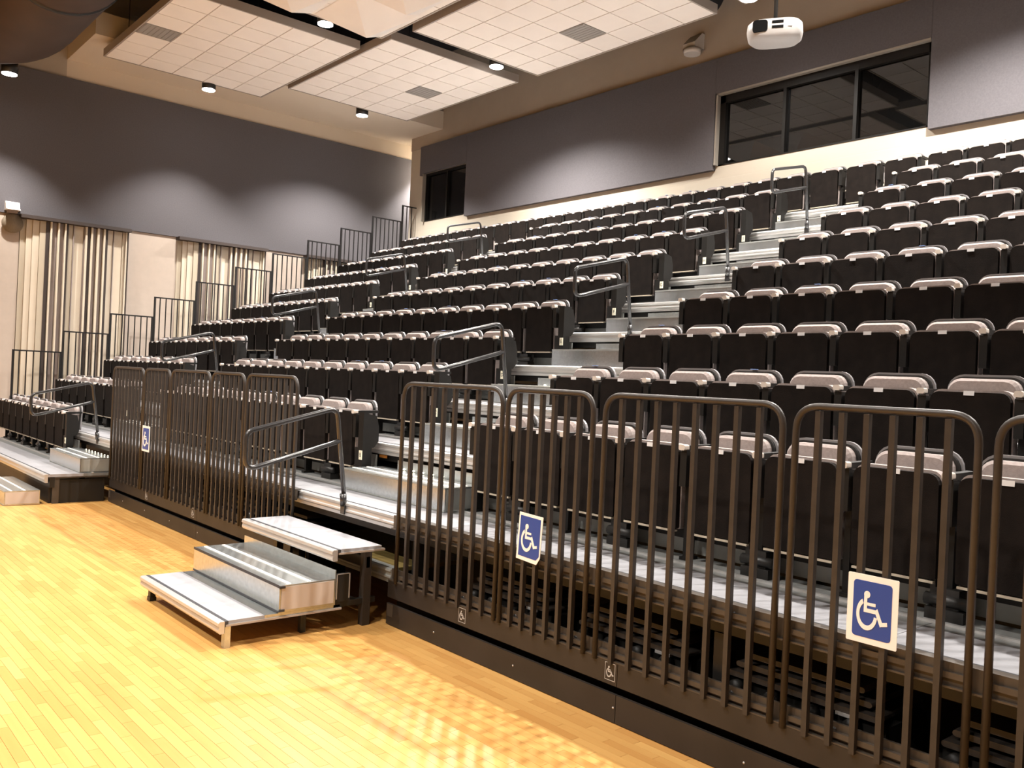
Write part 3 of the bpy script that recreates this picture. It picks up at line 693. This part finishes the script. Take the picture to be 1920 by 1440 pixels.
rng = random.Random(3)
def rowname(k, blk):
    return 'row %s' % LET[k]
for k in range(11):
    # left block, seats counted from the far aisle
    top = k == 10
    for n in range(9 if k == 0 else 8):
        x = -7.24 - PITCH * n
        seat(x, k, 'dark folded seat, left block, %s row up, %s from the far aisle' % (ORD[k], ORD[n]), 'folded seats of the left block', 'R' if n == 0 and not top else None, n % 2 == 1, rng.random() < 0.12)
    if k == 0: continue
    for n in range(10):
        x = -0.42 - PITCH * n
        seat(x, k, 'dark folded seat, middle block, %s row up, %s from the main aisle' % (ORD[k - 1], ORD[n]), 'folded seats of the middle block', 'R' if n == 0 and not top else ('L' if n == 9 and not top else None), n % 2 == 1, rng.random() < 0.2)
    xmax = 7.036 - 0.344 * (ny(k) + 0.8 + 4.938) + 0.75
    n = 0
    while 1.885 + PITCH * n < xmax:
        seat(1.885 + PITCH * n, k, 'dark folded seat, right block, %s row up, %s from the main aisle' % (ORD[k - 1], ORD[n]), 'folded seats of the right block', 'L' if n == 0 and not top else None, n % 2 == 0, (k, n) in ((2, 3), (4, 2), (3, 0), (8, 0), (2, 0), (5, 3)))
        n += 1
for nm, x0 in (('main', 0.15), ('far', -6.71)):
    for n in range(3):
        seat(x0 + n * (0.57 if nm == 'main' else 0.535), 10, 'dark folded seat closing the %s aisle top, %s of three from left' % (nm, ORD[n]), 'folded seats across the aisle tops')

# ================================================================== CEILING AND WALL FITTINGS
# projector hanging near the booth
p = thing('ceiling_projector', 'white projector hanging from a black pole in front of the booth window', 'projector', (1.45, 3.5, 5.83))
# body outline seen from below, rounded sides
ol = []
for i in range(32):
    a = 2 * PI * i / 32; c_, s_ = math.cos(a), math.sin(a)
    ol.append((0.30 * math.copysign(abs(c_) ** 0.55, c_), 0.215 * math.copysign(abs(s_) ** 0.7, s_)))
b = MB(); n = len(ol); rings = [(0.80, -0.115), (0.96, -0.075), (1.0, -0.01), (0.98, 0.060), (0.90, 0.085)]
vs = [(q[0] * s_, q[1] * s_, z) for s_, z in rings for q in ol]
fs = [tuple(range(n - 1, -1, -1)), tuple(range(4 * n, 5 * n))] + [(r * n + i, r * n + (i + 1) % n, (r + 1) * n + (i + 1) % n, (r + 1) * n + i) for r in range(4) for i in range(n)]
b.add(vs, fs, 0, True); body = b.obj('body', 'projwhite', p)
MB().prism(rrect(-0.225, -0.065, -0.060, 0.068, 0.035, 0.03, 4), 'y', -0.217, -0.15).obj('lens_window', 'lensblack', p)
for z in (0.022, -0.032): MB().box(-0.02, 0.10, -0.218, -0.19, z, z + 0.028).obj('air_slot', 'lensblack', p)
MB().box(0.145, 0.19, -0.212, -0.19, -0.02, 0.045).obj('side_grille', 'offwhite', p)
MB().cyl((0, 0), 0.022, 0.08, 3.89, 12).obj('pole', 'black', p)
MB().cyl((0, 0), 0.09, 0.086, 0.115, 16).box(-0.12, 0.12, -0.02, 0.02, 0.087, 0.105).obj('mount', 'black', p)
p.rotation_euler = (0, 0, math.radians(30))
# strobe on the back wall
p = thing('wall_detector', 'small white angled detector on the upper back wall left of the projector', 'wall fixture', (-2.74, YWALL - 0.012, 7.95))
MB().prism([(-0.0, -0.14), (0.0, 0.13), (-0.07, 0.13), (-0.26, -0.06), (-0.26, -0.14)][::-1], 'x', -0.13, 0.13).obj('bracket', 'offwhite', p)
MB().cyl((0, -0.16), 0.145, -0.235, -0.15, 20, 0, 0.165).obj('dome', 'offwhite', p)
p = thing('wall_speaker', 'white wall bracket with a round tan speaker disc at the left edge', 'wall fixture', (XWALL + 0.06, -1.30, 4.60))
MB().prism([(0.0, 0.08), (0.0, 0.26), (0.10, 0.24), (0.16, 0.12), (0.24, 0.08)], 'y', -0.12, 0.12).obj('bracket', 'white', p)
MB().box(0.0, 0.16, -0.08, 0.08, 0.03, 0.08).obj('neck', 'mauve', p)
m = MB(); m.tube([(0.03, 0.02, -0.16), (0.07, 0.02, -0.165)], 0.185, 28); m.obj('speaker_disc', 'disc', p)  # flat mottled tan disc below the bracket
